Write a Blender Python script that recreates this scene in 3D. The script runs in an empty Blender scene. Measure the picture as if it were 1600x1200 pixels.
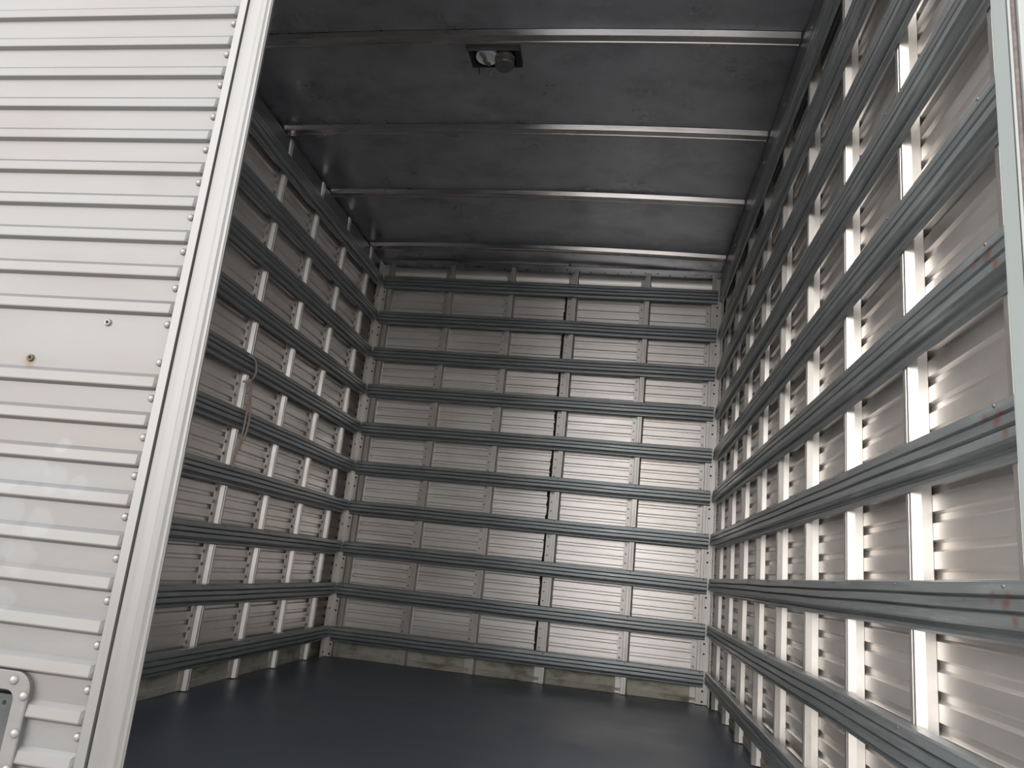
import bpy, bmesh, math, random
from mathutils import Matrix, Vector
random.seed(7)
S = bpy.context.scene
COL = S.collection

# ------------------------------------------------------------------ camera, sky, exposure
F_PX = 1163.2
PITCH, ROLL, YAW = 0.2400, -0.1055, 0.1620
def Rz(a): return Matrix.Rotation(a, 3, 'Z')
def Rx(a): return Matrix.Rotation(a, 3, 'X')
def Ry(a): return Matrix.Rotation(a, 3, 'Y')
M = Rz(YAW) @ Rx(PITCH) @ Ry(ROLL)            # columns: right, forward, up
right, fwd, up = M.col[0], M.col[1], M.col[2]
cam_data = bpy.data.cameras.new('camera')
cam_data.sensor_width = 36.0
cam_data.lens = F_PX / 1600 * 36.0
cam_data.clip_start = 0.02
cam = bpy.data.objects.new('camera', cam_data)
COL.objects.link(cam)
mw = Matrix.Identity(4)
for i in range(3):
    mw[i][0] = right[i]; mw[i][1] = up[i]; mw[i][2] = -fwd[i]
mw.translation = Vector((1.6095, -4.3088, 0.6044))
cam.matrix_world = mw
S.camera = cam

world = bpy.data.worlds.new('overcast_sky'); S.world = world
world.use_nodes = True
wn = world.node_tree.nodes; wl = world.node_tree.links
wn.clear()
w_out = wn.new('ShaderNodeOutputWorld'); w_bg = wn.new('ShaderNodeBackground')
w_tc = wn.new('ShaderNodeTexCoord'); w_sep = wn.new('ShaderNodeSeparateXYZ'); w_ramp = wn.new('ShaderNodeValToRGB')
wl.new(w_tc.outputs['Generated'], w_sep.inputs[0]); wl.new(w_sep.outputs['Z'], w_ramp.inputs[0])
w_ramp.color_ramp.elements[0].position = 0.0; w_ramp.color_ramp.elements[0].color = (1.20, 1.165, 1.14, 1)
w_ramp.color_ramp.elements[1].position = 0.9; w_ramp.color_ramp.elements[1].color = (1.14, 1.20, 1.26, 1)
wl.new(w_ramp.outputs['Color'], w_bg.inputs['Color']); wl.new(w_bg.outputs[0], w_out.inputs[0])
w_bg.inputs['Strength'].default_value = 1.0

sun_data = bpy.data.lights.new('hazy_sun', 'SUN')          # sun behind thin cloud: broad and soft
sun_data.energy = 1.1; sun_data.angle = math.radians(55); sun_data.color = (1.0, 0.95, 0.89)
sun = bpy.data.objects.new('hazy_sun', sun_data); COL.objects.link(sun)
sun.location = (-3, -9, 7)
sun.rotation_euler = Vector((0.62, 1.0, -0.55)).to_track_quat('-Z', 'Y').to_euler()

S.view_settings.view_transform = 'Standard'
S.view_settings.look = 'None'
S.view_settings.gamma = 1.0
S.view_settings.use_curve_mapping = False
S.view_settings.exposure = 1.22
S.cycles.max_bounces = 24
S.cycles.glossy_bounces = 20
S.cycles.diffuse_bounces = 10

# ------------------------------------------------------------------ dimensions (metres)
W = 2.10            # between the rail faces of the side walls
D = 0.062           # rail face to sheet
RD = 0.030          # rail depth
YR = -3.36          # rear end of the walls
ZT = 2.466          # ceiling height at the sides
RAIL_TOP0, RAIL_PITCH, RAIL_H = 2.339, 0.2407, 0.084
PER = 0.0505        # corrugation period

# ------------------------------------------------------------------ materials
def mat(name, base, metallic=0.0, rough=0.5, var=0.0, rvar=0.0, scale=(6, 6, 6), detail=6, tint=None, tintamt=0.0,
        tscale=(3, 3, 3), tpos=(0.5, 0.7), bump=0.0, bscale=40, spec=0.5):
    m = bpy.data.materials.new(name); m.use_nodes = True
    n = m.node_tree.nodes; l = m.node_tree.links
    b = n['Principled BSDF']
    b.inputs['Metallic'].default_value = metallic
    b.inputs['Roughness'].default_value = rough
    b.inputs['Specular IOR Level'].default_value = spec
    geo = n.new('ShaderNodeTexCoord')
    mp = n.new('ShaderNodeMapping'); mp.inputs['Scale'].default_value = scale
    l.new(geo.outputs['Object'], mp.inputs['Vector'])
    nz = n.new('ShaderNodeTexNoise'); nz.inputs['Scale'].default_value = 1.0; nz.inputs['Detail'].default_value = detail
    nz.inputs['Roughness'].default_value = 0.65
    l.new(mp.outputs[0], nz.inputs['Vector'])
    mix = n.new('ShaderNodeMix'); mix.data_type = 'RGBA'
    mix.inputs['A'].default_value = tuple(c * (1 - var) for c in base) + (1,)
    mix.inputs['B'].default_value = tuple(min(1, c * (1 + var)) for c in base) + (1,)
    mr = n.new('ShaderNodeMapRange'); mr.inputs['From Min'].default_value = 0.3; mr.inputs['From Max'].default_value = 0.7
    l.new(nz.outputs['Fac'], mr.inputs['Value'])
    l.new(mr.outputs[0], mix.inputs['Factor'])
    col = mix.outputs['Result']
    if tint:
        mp2 = n.new('ShaderNodeMapping'); mp2.inputs['Scale'].default_value = tscale; mp2.inputs['Location'].default_value = (3.1, 1.7, 5.3)
        l.new(geo.outputs['Object'], mp2.inputs['Vector'])
        nz2 = n.new('ShaderNodeTexNoise'); nz2.inputs['Scale'].default_value = 1.0; nz2.inputs['Detail'].default_value = 7
        nz2.inputs['Roughness'].default_value = 0.6
        l.new(mp2.outputs[0], nz2.inputs['Vector'])
        mr2 = n.new('ShaderNodeMapRange'); mr2.inputs['From Min'].default_value = tpos[0]; mr2.inputs['From Max'].default_value = tpos[1]
        mr2.inputs['To Max'].default_value = tintamt
        l.new(nz2.outputs['Fac'], mr2.inputs['Value'])
        mx2 = n.new('ShaderNodeMix'); mx2.data_type = 'RGBA'
        l.new(mr2.outputs[0], mx2.inputs['Factor']); l.new(col, mx2.inputs['A'])
        mx2.inputs['B'].default_value = tuple(tint) + (1,)
        col = mx2.outputs['Result']
    l.new(col, b.inputs['Base Color'])
    if rvar:
        mr3 = n.new('ShaderNodeMapRange'); mr3.inputs['From Min'].default_value = 0.3; mr3.inputs['From Max'].default_value = 0.7
        mr3.inputs['To Min'].default_value = rough - rvar; mr3.inputs['To Max'].default_value = rough + rvar
        l.new(nz.outputs['Fac'], mr3.inputs['Value']); l.new(mr3.outputs[0], b.inputs['Roughness'])
    if bump:
        nb = n.new('ShaderNodeTexNoise'); nb.inputs['Scale'].default_value = bscale; nb.inputs['Detail'].default_value = 3
        l.new(geo.outputs['Object'], nb.inputs['Vector'])
        bp = n.new('ShaderNodeBump'); bp.inputs['Strength'].default_value = bump; bp.inputs['Distance'].default_value = 0.004
        l.new(nb.outputs['Fac'], bp.inputs['Height']); l.new(bp.outputs[0], b.inputs['Normal'])
    return m

M_SHEET = mat('interior_aluminium', (0.87, 0.83, 0.80), 0.80, 0.38, 0.08, 0.05, (1.6, 1.6, 9), detail=3, tint=(0.62, 0.53, 0.45), tintamt=0.5, tscale=(1.8, 1.8, 3), tpos=(0.5, 0.75))
M_POST = mat('post_aluminium', (0.66, 0.635, 0.605), 0.82, 0.42, 0.10, 0.08, (14, 14, 5), tint=(0.45, 0.40, 0.34), tintamt=0.35, tscale=(9, 9, 4))
M_RAIL_X = mat('galvanised_rail_across', (0.30, 0.322, 0.33), 0.60, 0.38, 0.24, 0.1, (3, 40, 60), tint=(0.60, 0.62, 0.60), tintamt=0.55, tscale=(5, 30, 70), tpos=(0.55, 0.75))
M_RAIL_Y = mat('galvanised_rail_along', (0.30, 0.322, 0.33), 0.60, 0.38, 0.24, 0.1, (40, 3, 60), tint=(0.60, 0.62, 0.60), tintamt=0.55, tscale=(30, 5, 70), tpos=(0.55, 0.75))
M_CEIL = mat('ceiling_galvanised', (0.54, 0.56, 0.61), 0.85, 0.31, 0.16, 0.06, (3, 3, 3), tint=(0.28, 0.285, 0.32), tintamt=0.6, tscale=(5, 7, 5), tpos=(0.5, 0.75), bump=0.06, bscale=3)
M_BOW = mat('bow_steel', (0.52, 0.50, 0.49), 0.9, 0.22, 0.16, 0.08, (3, 20, 20), tint=(0.30, 0.15, 0.09), tintamt=0.5, tscale=(14, 40, 40), tpos=(0.62, 0.8))
M_COVE = mat('cove_steel', (0.24, 0.24, 0.255), 0.8, 0.45, 0.2, 0.08, (4, 4, 4))
M_FLOOR = mat('floor_paint', (0.100, 0.114, 0.146), 0.0, 0.42, 0.18, 0.08, (2.5, 2.5, 2.5), tint=(0.13, 0.14, 0.155), tintamt=0.4, tscale=(3, 6, 3), tpos=(0.58, 0.8), spec=0.4)
M_KICK = mat('dirty_kick_plate', (0.50, 0.48, 0.40), 0.4, 0.6, 0.2, 0.1, (10, 10, 16), tint=(0.10, 0.065, 0.03), tintamt=0.8, tscale=(5, 5, 14), tpos=(0.5, 0.68))
M_SKIN = mat('outer_skin', (0.05, 0.05, 0.05), 0.0, 0.9)
M_FRAME = mat('painted_frame', (0.135, 0.153, 0.148), 0.0, 0.5, 0.06, 0.05, (8, 8, 3))
M_SEAL = mat('dirty_seal', (0.12, 0.10, 0.096), 0.0, 0.8, 0.4, 0.0, (60, 60, 90))
M_WHITE = mat('white_strip', (0.26, 0.27, 0.26), 0.0, 0.5, 0.05, 0.0, (20, 20, 5))
M_BLACK = mat('black_plastic', (0.012, 0.012, 0.014), 0.0, 0.5, 0.2)
M_LENS = mat('smoky_lens', (0.09, 0.088, 0.085), 0.0, 0.3, 0.15)
M_REFL = mat('white_reflector', (0.72, 0.74, 0.78), 0.0, 0.35, 0.05)
M_BRASS = mat('tarnished_strip', (0.22, 0.19, 0.15), 0.5, 0.5, 0.2)
M_ROPE = mat('sisal_rope', (0.50, 0.40, 0.33), 0.0, 0.9, 0.3, 0.0, (200, 200, 200))
M_RUST = mat('rusty_rivet', (0.10, 0.075, 0.05), 0.5, 0.6, 0.2)
M_HOLE = mat('hole_dark', (0.01, 0.01, 0.01), 0.0, 0.9)
M_RIVET = mat('rivet_aluminium', (0.225, 0.222, 0.216), 0.6, 0.4, 0.08, 0.0, (30, 30, 30))
M_DOOR = mat('door_aluminium', (0.150, 0.149, 0.148), 0.40, 0.42, 0.11, 0.07, (3, 3, 14), tint=(0.140, 0.126, 0.118), tintamt=0.85, tscale=(2.2, 2.2, 7), tpos=(0.45, 0.7))
def spots(m, items):
    """mix round stains (centre, radius, colour, strength, noise) into a material's base colour, object coordinates"""
    n = m.node_tree.nodes; l = m.node_tree.links; b = n['Principled BSDF']
    tc = n.new('ShaderNodeTexCoord')
    nz = n.new('ShaderNodeTexNoise'); nz.inputs['Scale'].default_value = 60; nz.inputs['Detail'].default_value = 3
    l.new(tc.outputs['Object'], nz.inputs['Vector'])
    for c, r, colr, amt, soft in items:
        src = b.inputs['Base Color'].links[0].from_socket
        ds = n.new('ShaderNodeVectorMath'); ds.operation = 'DISTANCE'; ds.inputs[1].default_value = c
        l.new(tc.outputs['Object'], ds.inputs[0])
        ad = n.new('ShaderNodeMath'); ad.operation = 'MULTIPLY_ADD'; ad.inputs[1].default_value = r * 0.7
        l.new(nz.outputs['Fac'], ad.inputs[0]); l.new(ds.outputs['Value'], ad.inputs[2])
        mr = n.new('ShaderNodeMapRange'); mr.inputs['From Min'].default_value = r * 1.35; mr.inputs['From Max'].default_value = r * (1.35 - soft)
        mr.inputs['To Max'].default_value = amt
        l.new(ad.outputs[0], mr.inputs['Value'])
        mx = n.new('ShaderNodeMix'); mx.data_type = 'RGBA'; mx.inputs['B'].default_value = tuple(colr) + (1,)
        l.new(mr.outputs[0], mx.inputs['Factor']); l.new(src, mx.inputs['A']); l.new(mx.outputs['Result'], b.inputs['Base Color'])
RUSTC = (0.105, 0.068, 0.032)
M_RAIL_R = M_RAIL_Y.copy(); M_RAIL_R.name = 'galvanised_rail_rusty'
spots(M_RAIL_R, [((2.101, y, z), r, (0.30, 0.11, 0.07), a, 0.9) for y, z, r, a in ((-3.24, -0.028, 0.016, 0.8), (-3.20, -0.024, 0.012, 0.7), (-3.262, -0.05, 0.012, 0.7), (-3.12, -0.026, 0.008, 0.5))])
spots(M_DOOR, [((0.787, -3.42, 0.814), 0.011, RUSTC, 0.75, 0.8), ((0.789, -3.42, 0.803), 0.008, RUSTC, 0.5, 0.9)] +
      [((x, -3.422, z), r, (0.178, 0.184, 0.19), 0.4, 0.25) for x, z, r in ((0.800, 0.655, 0.026), (0.838, 0.662, 0.022), (0.815, 0.610, 0.023), (0.862, 0.598, 0.022), (0.846, 0.552, 0.024), (0.868, 0.655, 0.021),
       (0.838, 0.500, 0.018), (0.825, 0.560, 0.013), (0.905, 0.650, 0.014), (0.87, 0.70, 0.012))])
M_TRIM = mat('door_trim_aluminium', (0.170, 0.169, 0.165), 0.5, 0.34, 0.07, 0.06, (30, 30, 3), tint=(0.150, 0.143, 0.136), tintamt=0.5, tscale=(25, 25, 3))
M_GROUND = mat('yard_concrete', (0.46, 0.43, 0.40), 0.0, 0.9, 0.12, 0.0, (0.8, 0.8, 0.8))

# ------------------------------------------------------------------ helpers
def link(name, me, material, parent=None, kind=None, label=None):
    o = bpy.data.objects.new(name, me); COL.objects.link(o)
    if material and not me.materials: me.materials.append(material)
    if parent: o.parent = parent
    if kind: o['kind'] = kind
    if label: o['label'] = label
    return o
def mesh_of(name, bm, smooth=False):
    bmesh.ops.recalc_face_normals(bm, faces=bm.faces)
    if smooth:
        for f in bm.faces: f.smooth = True
    me = bpy.data.meshes.new(name); bm.to_mesh(me); bm.free()
    return me
def box(bm, x0, x1, y0, y1, z0, z1):
    vs = [bm.verts.new((x, y, z)) for x in (x0, x1) for y in (y0, y1) for z in (z0, z1)]
    for q in ((0, 1, 3, 2), (4, 5, 7, 6), (0, 1, 5, 4), (2, 3, 7, 6), (0, 2, 6, 4), (1, 3, 7, 5)):
        bm.faces.new([vs[i] for i in q])
def box_mesh(name, *a):
    bm = bmesh.new(); box(bm, *a); return mesh_of(name, bm)
# wall frames: (u along the wall to the right when facing it, n out of the sheet into the room, z)
def f_back(u, n, z): return (u, D - n, z)
def f_left(u, n, z): return (-D + n, u, z)
def f_right(u, n, z): return (W + D - n, -u, z)
def strip(bm, pts, u0, u1, fr, axis='u', segs=1, t=0.002, wob=None):
    """sheet-metal extrusion: open polyline pts (a, n), thickness t behind, swept along u (pts in z) or z (pts in u)."""
    # offset polyline
    back = []
    k = len(pts)
    for i, (a, n) in enumerate(pts):
        p = pts[max(0, i - 1)]; q = pts[min(k - 1, i + 1)]
        da, dn = q[0] - p[0], q[1] - p[1]
        L = math.hypot(da, dn) or 1
        s = 1 if q[0] >= p[0] else -1
        na, nn = -dn / L * s, da / L * s
        if nn < 0: na, nn = -na, -nn
        back.append((a - na * t, n - nn * t))
    loop = list(pts) + back[::-1]
    rings = []
    for j in range(segs + 1):
        u = u0 + (u1 - u0) * j / segs
        da, dn = wob(u) if wob else (0, 0)
        rings.append([bm.verts.new(fr(u, n + dn, a + da) if axis == 'u' else fr(a + da, n + dn, u)) for a, n in loop])
    m = len(loop)
    for j in range(segs):
        for i in range(m):
            bm.faces.new((rings[j][i], rings[j][(i + 1) % m], rings[j + 1][(i + 1) % m], rings[j + 1][i]))
    for r in (rings[0], rings[-1]):     # caps as quads between front and back
        for i in range(k - 1):
            try: bm.faces.new((r[i], r[i + 1], r[m - 2 - i], r[m - 1 - i]))
            except ValueError: pass
def dome(bm, c, axis, r, h, seg=8, rings=2):
    """small rivet head: centre c, unit axis, radius r, height h"""
    ax = Vector(axis).normalized()
    t = ax.orthogonal().normalized(); b = ax.cross(t)
    c = Vector(c); prev = None
    for i in range(rings + 1):
        a = i / rings * math.pi / 2
        if i == rings:
            top = bm.verts.new(c + ax * h)
            for j in range(seg): bm.faces.new((prev[j], prev[(j + 1) % seg], top))
        else:
            ring = [bm.verts.new(c + ax * (h * math.sin(a)) + (t * math.cos(2 * math.pi * j / seg) + b * math.sin(2 * math.pi * j / seg)) * r * math.cos(a)) for j in range(seg)]
            if prev:
                for j in range(seg): bm.faces.new((prev[j], prev[(j + 1) % seg], ring[(j + 1) % seg], ring[j]))
            prev = ring
def tube(bm, pts, r, seg=8):
    pts = [Vector(p) for p in pts]; prev = None
    for i, p in enumerate(pts):
        d = (pts[min(i + 1, len(pts) - 1)] - pts[max(i - 1, 0)]).normalized()
        t = d.orthogonal().normalized() if i == 0 else (t0 - d * t0.dot(d)).normalized()
        t0 = t; b = d.cross(t)
        ring = [bm.verts.new(p + (t * math.cos(2 * math.pi * j / seg) + b * math.sin(2 * math.pi * j / seg)) * r) for j in range(seg)]
        if prev:
            for j in range(seg): bm.faces.new((prev[j], prev[(j + 1) % seg], ring[(j + 1) % seg], ring[j]))
        else: bm.faces.new(ring)
        prev = ring
    bm.faces.new(prev)
def smooth_path(p, k=6):
    out = []
    p = [Vector(q) for q in p]
    for i in range(len(p) - 1):
        a = p[max(i - 1, 0)]; b = p[i]; c = p[i + 1]; d = p[min(i + 2, len(p) - 1)]
        for j in range(k):
            t = j / k
            out.append(0.5 * ((2 * b) + (c - a) * t + (2 * a - 5 * b + 4 * c - d) * t * t + (3 * b - 3 * c + d - a) * t ** 3))
    out.append(p[-1]); return out

# ------------------------------------------------------------------ setting: ground, floor, skins
link('ground', box_mesh('ground', -30, 32, -34, 30, -1.15, -1.05), M_GROUND, kind='structure', label='pale concrete yard under the truck body')
floor = link('floor', box_mesh('floor', -D - 0.02, W + D + 0.02, YR, D + 0.02, -0.12, 0.0), M_FLOOR, kind='structure', label='dark blue-grey painted steel floor of the cargo box')

def corrug(z0, z1, phase=0.0, depth=0.008):
    pts = []; z = z0; pts.append((z0, 0.0))
    k = math.ceil((z0 - phase) / PER)
    while True:
        b = phase + k * PER
        if b + 0.021 > z1 - 0.005: break
        if b > z0 + 0.002:
            pts += [(b, 0.0), (b + 0.0050, -depth), (b + 0.0160, -depth), (b + 0.021, 0.0)]
        k += 1
    pts.append((z1, 0.0)); return pts

ZP0, ZP1 = 0.0, 2.50
POST_PTS = [(-0.036, 0.003), (-0.007, 0.003), (-0.006, 0.032), (0.007, 0.032), (0.008, 0.0305), (0.010, 0.0305), (0.011, 0.032), (0.020, 0.032), (0.0285, 0.017), (0.031, 0.0005)]
RAIL_PTS = [(0.0, 0.003), (-0.001, 0.022), (-0.004, 0.0265), (-0.020, 0.0275), (-0.0235, 0.019), (-0.0268, 0.0295), (-0.040, 0.030), (-0.0433, 0.021),
            (-0.0465, 0.0297), (-0.0600, 0.0297), (-0.0635, 0.025), (-0.0655, 0.009), (-0.069, 0.008), (-0.0735, 0.0125), (-0.0795, 0.0120), (-0.084, 0.004)]
def build_wall(name, fr, flip, u0, u1, post_us, panel_cuts, gap, rail_u, rail_mat, axis_n, label, seed):
    rnd = random.Random(seed)
    bm = bmesh.new()
    c = [fr(u0 - 0.05, -0.032, -0.12), fr(u1 + 0.05, -0.045, 2.56)]
    lo = [min(c[0][i], c[1][i]) for i in range(3)]; hi = [max(c[0][i], c[1][i]) for i in range(3)]
    box(bm, lo[0], hi[0], lo[1], hi[1], lo[2], hi[2])
    root = link(name, mesh_of(name, bm), M_SKIN, kind='structure', label=label)
    # sheets
    cuts = [u0] + panel_cuts + [u1]
    for i in range(len(cuts) - 1):
        bm = bmesh.new()
        a, b = cuts[i], cuts[i + 1] - (gap if i < len(cuts) - 2 else 0)
        strip(bm, corrug(0.09, ZP1, 0.0), a, b, fr, 'u', 1, 0.0015)
        if gap and i == 0:          # the cut edge at the open seam is ragged
            zj = {}
            for vv in bm.verts:
                if abs(vv.co.x - b) < 1e-4:
                    vv.co.x += zj.setdefault(round(vv.co.z, 2), rnd.uniform(-0.004, 0.0035))
        link('panel', mesh_of('panel', bm), M_SHEET, root)
    # posts: one mesh, shared
    bm = bmesh.new(); pp = POST_PTS + ([(0.0315, 0.0030), (0.046, 0.0030)] if flip < 0 else [])
    strip(bm, [(a * flip, n) for a, n in (pp if flip > 0 else pp[::-1])], ZP0 + 0.004, ZP1 - 0.06, lambda a, n, z: fr(a, n, z), 'z', 1, 0.002)
    pm = mesh_of('post', bm)
    bm = bmesh.new()
    base = Vector(fr(0, 0, 0)); nrm = Vector(fr(0, 1, 0)) - base
    k = 2
    while k * PER < 2.4:
        dome(bm, fr(-0.023 if flip > 0 else -0.039, 0.003, k * PER + 0.035), nrm, 0.0042 if flip > 0 else 0.0075, 0.003 if flip > 0 else 0.006, 8, 2); k += 1
    rm = mesh_of('rivets', bm, True)
    shift0 = Vector(fr(0, 0, 0))
    for pu in post_us:
        o = link('post', pm, M_POST, root); o.location = Vector(fr(pu, 0, 0)) - shift0
        r = link('rivets', rm, M_RIVET, o, 'stuff')
    # kick plate
    bm = bmesh.new(); strip(bm, [(0.002, 0.002), (0.03, 0.004), (0.034, 0.001), (0.098, 0.0015)], u0 + 0.01, u1, fr, 'u', 1, 0.0015)
    link('kick_plate', mesh_of('kick_plate', bm), M_KICK, root, label='yellowish kick plate with brown stains')
    # rails
    bm = bmesh.new()
    for pu in post_us:
        if rail_u[0] + 0.02 < pu + 0.008 * flip < rail_u[1] - 0.02: dome(bm, fr(pu + 0.008 * flip, D - RD + 0.0265, -0.008), nrm, 0.0036, 0.0022, 6, 2)
    rvm = mesh_of('rivets', bm, True)
    for k in range(10):
        z = RAIL_TOP0 - k * RAIL_PITCH
        bm = bmesh.new()
        p1, p2, a1 = rnd.uniform(0, 6), rnd.uniform(0, 6), rnd.uniform(0.0008, 0.0022)
        wob = lambda u: (a1 * math.sin(2.3 * u + p1) + 0.0006 * math.sin(9 * u + p2), 0.0008 * math.sin(5 * u + p2) - 0.0008)
        strip(bm, [(a, n + D - RD) for a, n in RAIL_PTS], rail_u[0], rail_u[1], fr, 'u', 24, 0.0015, wob)
        o = link('rail', mesh_of('rail', bm), M_RAIL_R if name == 'wall_right' and 4 < k < 8 else rail_mat, root); o.location = (0, 0, z)
        link('rivets', rvm, M_RIVET, o, 'stuff')
    return root

wl_ = build_wall('wall_left', f_left, -1, YR, D, [-3.333 + 0.394 * k for k in range(0, 9)], [-2.14, -0.965], 0.0, (YR + 0.03, 0.0), M_RAIL_Y, None,
                 'left side wall of the cargo box, corrugated sheet behind dark horizontal rails', 1)
wr_ = build_wall('wall_right', f_right, 1, -D, -YR, [2.829 - 0.394 * k for k in range(-1, 8)], [0.84, 2.02], 0.0, (-0.004, -YR - 0.06), M_RAIL_Y, None,
                 'right side wall of the cargo box, pale posts behind long horizontal rails', 2)
wb_ = build_wall('wall_back', f_back, 1, -D, W + D, [0.035, 0.434, 0.829, 1.225, 1.670, 2.066], [1.191], 0.017, (0.004, W - 0.006), M_RAIL_X, None,
                 'front bulkhead at the far end, corrugated panels behind ten dark rails', 3)

# corner trims (upright angle in each far corner, with its own rivet holes)
for s_ in (0, 1):
    mx = (lambda x: x) if s_ == 0 else (lambda x: W - x)
    bm = bmesh.new()
    poly = [(-0.018, -0.046), (-0.018, 0.032), (0.022, 0.032), (0.022, 0.036), (-0.022, 0.036), (-0.022, -0.046)]
    a = [bm.verts.new((mx(x), y, 0.003)) for x, y in poly]; b = [bm.verts.new((mx(x), y, 2.42)) for x, y in poly]
    for i in range(6): bm.faces.new((a[i], a[(i + 1) % 6], b[(i + 1) % 6], b[i]))
    o = link('corner_trim', mesh_of('corner_trim', bm), M_POST, wb_)
    bm = bmesh.new(); sx = 1 if s_ == 0 else -1
    for k in range(10):
        z = RAIL_TOP0 - k * RAIL_PITCH - 0.155
        for dz in (0.0, 0.052): dome(bm, (mx(0.006), 0.0318, z + dz), (0, -1, 0), 0.0055, 0.001, 8, 1)
        dome(bm, (mx(-0.0178), -0.005, z + 0.01), (sx, 0, 0), 0.008, 0.001, 8, 1)
    link('rivet_holes', mesh_of('rivet_holes', bm), M_HOLE, o, 'stuff')

# rounded filler strips and riveted angle along the top of the back wall
for x0, x1 in ((0.012, 0.40), (0.455, 0.80), (0.85, 1.19), (1.25, 1.635), (1.69, 2.06)):
    bm = bmesh.new()
    pts = [(2.345 + 0.078 * i / 8, 0.012 + 0.012 * math.sin(math.pi * i / 8)) for i in range(9)]
    strip(bm, pts, x0, x1, f_back, 'u', 1, 0.0015)
    link('filler_strip', mesh_of('filler_strip', bm, False), M_SHEET, wb_)
bm = bmesh.new(); strip(bm, [(2.420, 0.026), (2.424, 0.029), (2.464, 0.029), (2.472, 0.024)], -0.03, W + 0.03, f_back, 'u', 8, 0.002)
o = link('top_angle', mesh_of('top_angle', bm), M_BOW, wb_)
bm = bmesh.new()
for i in range(26):
    dome(bm, f_back(0.05 + i * 0.08 + random.uniform(-.01, .01), 0.029, 2.428 + random.choice((0, 0.012))), (0, -1, 0), 0.0045, 0.003, 6, 2)
link('rivets', mesh_of('rivets', bm, True), M_HOLE, o, 'stuff')
# coves along the top of both side walls with small gussets
for root, fr, ur, n0, gs in ((wl_, f_left, (YR, 0.03), 0.027, (-1.374, -0.979, -0.574, -0.18, -1.77, -2.17)), (wr_, f_right, (-0.03, -YR), 0.056, (0.2, 0.6, 1.0, 1.4, 1.8, 2.2))):
    bm = bmesh.new(); strip(bm, [(2.334, n0 + 0.002), (2.345, n0), (2.44, n0 - 0.004), (2.452, n0 - 0.014)], ur[0], ur[1], fr, 'u', 1, 0.002)
    o = link('cove_trim', mesh_of('cove_trim', bm), M_COVE, root)
    for g in gs:
        bm = bmesh.new()
        a = [bm.verts.new(fr(g + du, n, z)) for du in (0, 0.003) for n, z in ((n0, 2.346), (n0 + 0.012, 2.346), (n0, 2.368))]
        for q in ((0, 1, 2), (3, 5, 4), (0, 3, 4, 1), (1, 4, 5, 2), (2, 5, 3, 0)): bm.faces.new([a[i] for i in q])
        link('gusset', mesh_of('gusset', bm), M_COVE, o)

# ------------------------------------------------------------------ ceiling: roof skin > panels and bows, slightly arched
def arch(x): 
    t = (x + 0.04) / (W + 0.08)
    return 0.022 * (1 - (2 * t - 1) ** 2)
ceil = link('ceiling', box_mesh('ceiling', -0.12, W + 0.12, YR, 0.12, 2.53, 2.56), M_SKIN, kind='structure', label='dark metal ceiling of the cargo box with cross bows')
BOWS = [-3.22, -2.632, -2.045, -1.459, -0.871, -0.213]
edges = [YR] + BOWS + [D]
NX = 16
def across(bm, prof, x0, x1, closed=True):
    rings = []
    for i in range(NX + 1):
        x = x0 + (x1 - x0) * i / NX
        rings.append([bm.verts.new((x, y, z + arch(x))) for y, z in prof])
    k = len(prof)
    for i in range(NX):
        for j in range(k): bm.faces.new((rings[i][j], rings[i][(j + 1) % k], rings[i + 1][(j + 1) % k], rings[i + 1][j]))
    bm.faces.new(rings[0]); bm.faces.new(rings[-1])
for i in range(len(edges) - 1):
    a, b = edges[i], edges[i + 1]
    bm = bmesh.new()
    across(bm, [(a + 0.001, ZT), (b - 0.003, ZT), (b - 0.003, ZT + 0.002), (a + 0.001, ZT + 0.002)], -0.055, W + 0.055)
    link('panel', mesh_of('panel', bm), M_CEIL, ceil)
for i, y in enumerate(BOWS):
    bm = bmesh.new()
    across(bm, [(y, ZT - 0.001), (y + 0.006, ZT - 0.0215), (y + 0.0080, ZT - 0.0228), (y + 0.036, ZT - 0.0220), (y + 0.0385, ZT - 0.0250), (y + 0.0475, ZT - 0.0250), (y + 0.049, ZT - 0.002)], -0.042, W + 0.005)
    link('roof_bow', mesh_of('roof_bow', bm), M_BOW, ceil)

# ------------------------------------------------------------------ rear frame (trims) 
def prism_z(bm, poly, z0, z1):
    a = [bm.verts.new((x, y, z0)) for x, y in poly]; b = [bm.verts.new((x, y, z1)) for x, y in poly]
    n = len(poly)
    for i in range(n): bm.faces.new((a[i], a[(i + 1) % n], b[(i + 1) % n], b[i]))
    bm.faces.new(a); bm.faces.new(b)
bm = bmesh.new(); prism_z(bm, [(2.0585, -3.3785), (2.060, -3.380), (2.0765, -3.380), (2.0785, -3.376), (2.19, -3.376), (2.19, -3.33), (2.10, -3.33)], -0.12, 2.56)
post_r = link('trim_1', mesh_of('trim_1', bm), M_FRAME, kind='structure', label='grey-green painted rear door post on the right')
bm = bmesh.new(); prism_z(bm, [(2.0785, -3.377), (2.0785, -3.3800), (2.0805, -3.382), (2.082, -3.3805), (2.082, -3.377)], -0.12, 2.5)
link('bead', mesh_of('bead', bm), M_WHITE, post_r)
bm = bmesh.new(); prism_z(bm, [(2.083, -3.3765), (2.083, -3.379), (2.086, -3.381), (2.089, -3.379), (2.089, -3.3765)], -0.12, 2.5)
link('rubber_seal', mesh_of('rubber_seal', bm), M_SEAL, post_r)
bm = bmesh.new(); prism_z(bm, [(2.090, -3.3765), (2.090, -3.3835), (2.092, -3.385), (2.097, -3.385), (2.098, -3.3835), (2.098, -3.3765)], -0.12, 2.5)
link('edge_strip', mesh_of('edge_strip', bm), M_WHITE, post_r)
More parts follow.
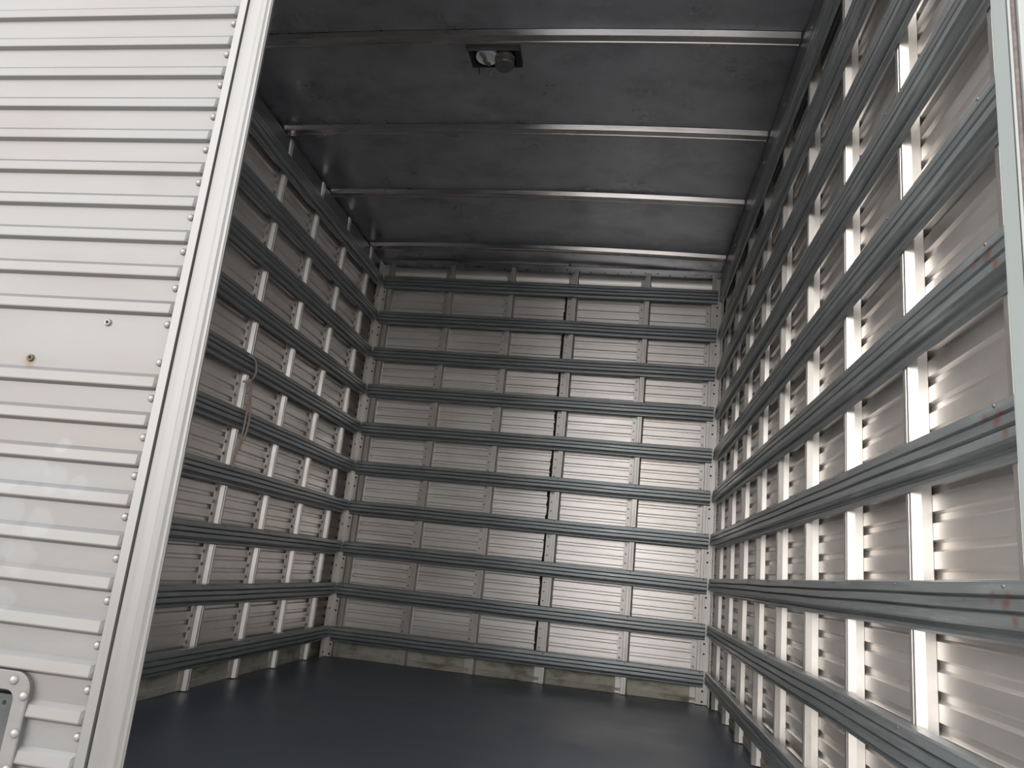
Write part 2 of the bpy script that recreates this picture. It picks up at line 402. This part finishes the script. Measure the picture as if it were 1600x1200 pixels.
link('trim_2', box_mesh('trim_2', -0.10, W + 0.09, -3.375, -3.36, 2.44, 2.56), M_FRAME, kind='structure', label='grey rear header beam above the door opening')
link('trim_3', box_mesh('trim_3', -0.10, W + 0.09, -3.375, -3.36, -0.16, -0.002), M_FRAME, kind='structure', label='grey rear sill under the door opening')
link('trim_4', box_mesh('trim_4', -0.10, -0.05, -3.375, -3.36, -0.12, 2.44), M_FRAME, kind='structure', label='grey rear door post behind the closed left door')

# ------------------------------------------------------------------ closed left rear door
YD = -3.42        # plane of the door sheet
door = link('door_1', box_mesh('door_1', -0.09, 1.010, YD + 0.028, -3.380, -0.04, 2.44), M_TRIM, kind='structure', label='closed left rear door of ribbed weathered aluminium with riveted edge')
rib_z = [0.887 + 0.0534 * k for k in range(0, 29)] + [0.783 - 0.0520 * k for k in range(0, 15)]
rib_z = sorted(z for z in rib_z if -0.03 < z < 2.4)
XR0, XR1, XE = -0.06, 0.984, 0.994
HX0, HX1, HZ0, HZ1 = 0.700, 0.910, 0.165, 0.4195      # outline of the handle frame
bm = bmesh.new()
RO = 0.006
# door sheet: ribs as swellings with tapered ends
zs = [(-0.035, 0)]
for z in rib_z: zs += [(z - 0.0005, 0), (z + 0.0030, 1), (z + 0.0045, 1.05), (z + 0.0170, 0.80), (z + 0.0225, 0)]
zs.append((2.435, 0))
for h in (HZ0 + 0.02, HZ1 - 0.02):
    for i in range(len(zs) - 1):
        if zs[i][0] < h < zs[i + 1][0]:
            t = (h - zs[i][0]) / (zs[i + 1][0] - zs[i][0]); zs.insert(i + 1, (h, zs[i][1] * (1 - t) + zs[i + 1][1] * t)); break
xs = [(XR0, 0.0), (XR0 + 0.005, 1.0), (HX0 + 0.018, 1.0), (HX1 - 0.018, 1.0), (XR1 - 0.002, 1.0), (XR1 + 0.006, 0.0), (XE + 0.004, 0.0)]
grid = [[bm.verts.new((x, YD - RO * a * b, z)) for x, a in xs] for z, b in zs]
for i in range(len(zs) - 1):
    for j in range(len(xs) - 1):
        if j == 2 and HZ0 + 0.019 < zs[i][0] and zs[i + 1][0] < HZ1 - 0.019: continue      # opening for the handle pan
        bm.faces.new((grid[i][j], grid[i][j + 1], grid[i + 1][j + 1], grid[i + 1][j]))
# back side so that the sheet has thickness
r = bmesh.ops.extrude_face_region(bm, geom=bm.faces[:])
for v in [g for g in r['geom'] if isinstance(g, bmesh.types.BMVert)]: v.co.y += 0.0015
panel = link('panel', mesh_of('panel', bm), M_DOOR, door)
# edge trim: narrow flat strip, groove, wide hollow strip with a bright outer lip
bm = bmesh.new()
prof = [(0.990, YD - 0.001), (0.991, YD - 0.010), (0.9925, YD - 0.012), (1.0035, YD - 0.012), (1.0045, YD - 0.005), (1.0060, YD - 0.005), (1.007, YD - 0.011), (1.014, YD - 0.0095),
        (1.024, YD - 0.0085), (1.034, YD - 0.0105), (1.041, YD - 0.0155), (1.0445, YD - 0.016), (1.046, YD - 0.0135), (1.020, YD + 0.028), (1.012, YD + 0.028), (1.030, YD + 0.0)]
prism_z(bm, prof, -0.045, 2.445)
edge_trim = link('edge_trim', mesh_of('edge_trim', bm), M_TRIM, door)
for vv in edge_trim.data.vertices:        # the trim flares slightly towards the bottom
    t = min(1, max(0, (vv.co.x - 0.990) / 0.056))
    vv.co.x += (1.39 - vv.co.z) * 0.0095 * t
# rivets along the free edge, in the flats between the ribs
bm = bmesh.new(); dome(bm, (0, 0, 0), (0, -1, 0), 0.0053, 0.0042, 12, 4); rvm = mesh_of('rivet', bm, True)
flats = [z - 0.0115 for z in rib_z] + [0.822]
for z in flats:
    o = link('rivet', rvm, M_RIVET, door); o.location = (0.9815 + random.uniform(-.0006, .0006), YD - 0.0002, z + random.uniform(-.001, .001))
# two pop rivets in the wide flat band
for x, z, m in ((0.891, 0.874, M_RIVET), (0.787, 0.817, M_RUST)):
    bm = bmesh.new()
    prev = None
    for r_, h in ((0.0052, 0), (0.0050, 0.002), (0.0040, 0.0032), (0.0022, 0.0026), (0.0018, 0.0005)):
        ring = [bm.verts.new((x + r_ * math.cos(2 * math.pi * j / 14), YD - h, z + r_ * math.sin(2 * math.pi * j / 14))) for j in range(14)]
        if prev:
            for j in range(14): bm.faces.new((prev[j], prev[(j + 1) % 14], ring[(j + 1) % 14], ring[j]))
        prev = ring
    o = link('pop_rivet', mesh_of('pop_rivet', bm, True), m, door)
    bm = bmesh.new(); dome(bm, (x, YD - 0.0008, z), (0, -1, 0), 0.0018, 0.0002, 8, 1)
    link('hole', mesh_of('hole', bm), M_HOLE, o)
# recessed handle pan with a riveted frame
def rrect(x0, x1, z0, z1, r, k=6):
    out = []
    for cx, cz, a0 in ((x1 - r, z1 - r, 0), (x0 + r, z1 - r, 90), (x0 + r, z0 + r, 180), (x1 - r, z0 + r, 270)):
        for i in range(k + 1):
            a = math.radians(a0 + 90 * i / k); out.append((cx + r * math.cos(a), cz + r * math.sin(a)))
    return out
outer = rrect(HX0, HX1, HZ0, HZ1, 0.022); inner = rrect(HX0 + 0.0185, HX1 - 0.0185, HZ0 + 0.0215, HZ1 - 0.0215, 0.012)
bm = bmesh.new(); n = len(outer)
yf = YD - 0.0085
A = [bm.verts.new((x, YD, z)) for x, z in outer]; B = [bm.verts.new((x, yf + 0.0015, z)) for x, z in outer]
oin = rrect(HX0 + 0.0015, HX1 - 0.0015, HZ0 + 0.0015, HZ1 - 0.0015, 0.0205)
B2 = [bm.verts.new((x, yf, z)) for x, z in oin]
C_ = [bm.verts.new((x, yf, z)) for x, z in inner]; E_ = [bm.verts.new((x, yf + 0.006, z)) for x, z in inner]
for P, Q in ((A, B), (B, B2), (B2, C_), (C_, E_)):
    for i in range(n): bm.faces.new((P[i], P[(i + 1) % n], Q[(i + 1) % n], Q[i]))
frame = link('handle_frame', mesh_of('handle_frame', bm), M_DOOR, door)
bm = bmesh.new()
E2 = [bm.verts.new((x, yf + 0.006, z)) for x, z in inner]; pan = rrect(HX0 + 0.021, HX1 - 0.021, HZ0 + 0.024, HZ1 - 0.024, 0.011)
F2 = [bm.verts.new((x, YD + 0.024, z)) for x, z in pan]
for i in range(n): bm.faces.new((E2[i], E2[(i + 1) % n], F2[(i + 1) % n], F2[i]))
bm.faces.new(F2)
link('recess_pan', mesh_of('recess_pan', bm), mat('pan_steel', (0.03, 0.032, 0.034), 0.3, 0.5, 0.3, 0.1, (20, 20, 20)), door)
bm = bmesh.new(); box(bm, HX0 + 0.03, HX1 - 0.028, YD + 0.010, YD + 0.023, HZ0 + 0.035, HZ1 - 0.031)
pl = link('handle_plate', mesh_of('handle_plate', bm), mat('plate_zinc', (0.055, 0.06, 0.062), 0.5, 0.45, 0.2, 0.1, (20, 20, 20)), door)
bm = bmesh.new(); dome(bm, (HX1 - 0.044, YD + 0.0099, HZ1 - 0.041), (0, -1, 0), 0.003, 0.0003, 8, 1); dome(bm, (HX1 - 0.044, YD + 0.0099, HZ1 - 0.080), (0, -1, 0), 0.0022, 0.0003, 8, 1)
link('screw_holes', mesh_of('screw_holes', bm), M_HOLE, pl)
bm = bmesh.new(); dome(bm, (0, 0, 0), (0, -1, 0), 0.0058, 0.0042, 12, 4); rv2 = mesh_of('rivet', bm, True)
rp = [(0.887, 0.4095), (0.905, 0.393), (0.905, 0.351), (0.905, 0.311)]
cx = (HX0 + HX1) / 2; cz = (HZ0 + HZ1) / 2
rp += [(0.847, 0.4095), (0.806, 0.4095), (0.766, 0.4095), (0.726, 0.4095), (0.709, 0.393), (0.709, 0.351), (0.709, 0.311), (0.709, 0.27), (0.709, 0.23), (0.709, 0.19),
       (0.905, 0.27), (0.905, 0.23), (0.905, 0.19), (0.887, 0.1745), (0.847, 0.1745), (0.806, 0.1745), (0.766, 0.1745), (0.726, 0.1745)]
for x, z in rp:
    o = link('rivet', rv2, M_RIVET, frame); o.location = (x, yf - 0.0001, z)

th = -0.0042        # the door hangs a hair out of plumb
door.rotation_euler = (0, th, 0)
pv = Vector((0.98, 0, 1.36)); door.location = pv - Matrix.Rotation(th, 3, 'Y') @ pv

# ------------------------------------------------------------------ things
def thing(name, loc, label, cat, group=None):
    o = bpy.data.objects.new(name, None); COL.objects.link(o); o.location = loc
    o.empty_display_size = 0.1
    o['label'] = label; o['category'] = cat
    if group: o['group'] = group
    return o
# broken dome light in the ceiling; origin at the ceiling, z down is negative
lx, ly = 1.022, -1.915
zc = ZT + arch(lx)
lamp = thing('ceiling_lamp', (lx, ly, zc), 'broken black-framed ceiling light with its lens hanging open', 'lamp')
bm = bmesh.new(); box(bm, -0.098, 0.098, -0.052, 0.056, -0.004, 0.0)
link('base_plate', mesh_of('base_plate', bm), M_BLACK, lamp)
bm = bmesh.new(); box(bm, -0.098, -0.082, -0.042, 0.056, -0.020, -0.004); box(bm, 0.080, 0.098, -0.042, 0.056, -0.020, -0.004); box(bm, -0.082, 0.080, 0.045, 0.056, -0.020, -0.004)
link('housing', mesh_of('housing', bm), M_BLACK, lamp)
bm = bmesh.new(); box(bm, -0.106, 0.098, -0.054, -0.042, -0.022, -0.001)
link('front_lip', mesh_of('front_lip', bm), M_COVE, lamp)
bm = bmesh.new()
prev = None
for r_, h in ((0.042, -0.005), (0.042, -0.019), (0.038, -0.020), (0.030, -0.014), (0.012, -0.010)):
    ring = [bm.verts.new((-0.033 + r_ * math.cos(2 * math.pi * j / 24), 0.002 + r_ * math.sin(2 * math.pi * j / 24), h)) for j in range(24)]
    if prev:
        for j in range(24): bm.faces.new((prev[j], prev[(j + 1) % 24], ring[(j + 1) % 24], ring[j]))
    prev = ring
bm.faces.new(prev)
refl = link('reflector', mesh_of('reflector', bm), M_REFL, lamp)
bm = bmesh.new()
tube(bm, smooth_path([(-0.050, -0.030, -0.021), (-0.040, -0.010, -0.025), (-0.040, 0.015, -0.025), (-0.028, 0.036, -0.021)]), 0.0075, 8)
link('bracket', mesh_of('bracket', bm, True), M_BRASS, refl)
bm = bmesh.new()
prev = None
for r_, h in ((0.036, 0.0), (0.038, -0.004), (0.038, -0.014), (0.0365, -0.016), (0.0365, -0.040), (0.033, -0.045), (0.02, -0.047)):
    ring = [bm.verts.new((r_ * math.cos(2 * math.pi * j / 28), r_ * math.sin(2 * math.pi * j / 28), h)) for j in range(28)]
    if prev:
        for j in range(28): bm.faces.new((prev[j], prev[(j + 1) % 28], ring[(j + 1) % 28], ring[j]))
    else: bm.faces.new(ring)
    prev = ring
bm.faces.new(prev)
lens = link('lens', mesh_of('lens', bm), M_LENS, lamp, label='dark hanging lens cup'); lens.location = (0.036, 0.006, -0.012); lens.rotation_euler = (-0.06, -0.08, 0)
bm = bmesh.new(); tube(bm, smooth_path([(-0.070, 0.03, -0.012), (-0.071, 0.045, -0.024), (-0.069, 0.049, -0.040), (-0.070, 0.050, -0.056)]), 0.0022, 6)
link('wire', mesh_of('wire', bm, True), M_BLACK, lamp)

# rope tied over a rail of the left wall
rope = thing('rope', (0.006, -1.40, 1.29), 'thin brown rope tied round a left wall rail, two tails hanging', 'rope')
def rel(p): return Vector(p) - Vector((0.006, -1.40, 1.29))
def rope_mesh(pts): 
    bm = bmesh.new(); tube(bm, [rel(q) for q in smooth_path(pts, 8)], 0.0048, 8); return mesh_of('strand', bm, True)
xf = 0.006
link('loop', rope_mesh([(-0.034, -1.452, 1.300), (-0.030, -1.452, 1.345), (-0.012, -1.447, 1.363), (xf - 0.002, -1.415, 1.360), (xf, -1.388, 1.340), (xf, -1.378, 1.305), (xf, -1.388, 1.280), (xf + 0.001, -1.412, 1.262), (xf, -1.430, 1.250), (-0.012, -1.437, 1.250)]), M_ROPE, rope)
link('strand', rope_mesh([(xf, -1.428, 1.262), (xf + 0.006, -1.412, 1.252), (xf + 0.002, -1.402, 1.225), (xf, -1.392, 1.16), (xf, -1.390, 1.12), (xf, -1.391, 1.06), (xf, -1.398, 1.00), (xf - 0.004, -1.408, 0.94), (xf - 0.006, -1.411, 0.885)]), M_ROPE, rope)
link('strand', rope_mesh([(xf, -1.418, 1.268), (xf + 0.006, -1.408, 1.246), (xf + 0.002, -1.390, 1.215), (xf, -1.366, 1.15), (xf, -1.358, 1.10), (xf, -1.362, 1.05), (xf, -1.376, 1.01), (xf - 0.002, -1.386, 0.985), (xf - 0.004, -1.380, 0.962)]), M_ROPE, rope)
bm = bmesh.new(); dome(bm, rel((xf, -1.420, 1.256)), (1, 0, 0), 0.011, 0.011, 10, 4); dome(bm, rel((xf, -1.420, 1.256)), (-1, 0, 0), 0.011, 0.006, 10, 3)
link('knot', mesh_of('knot', bm, True), M_ROPE, rope)
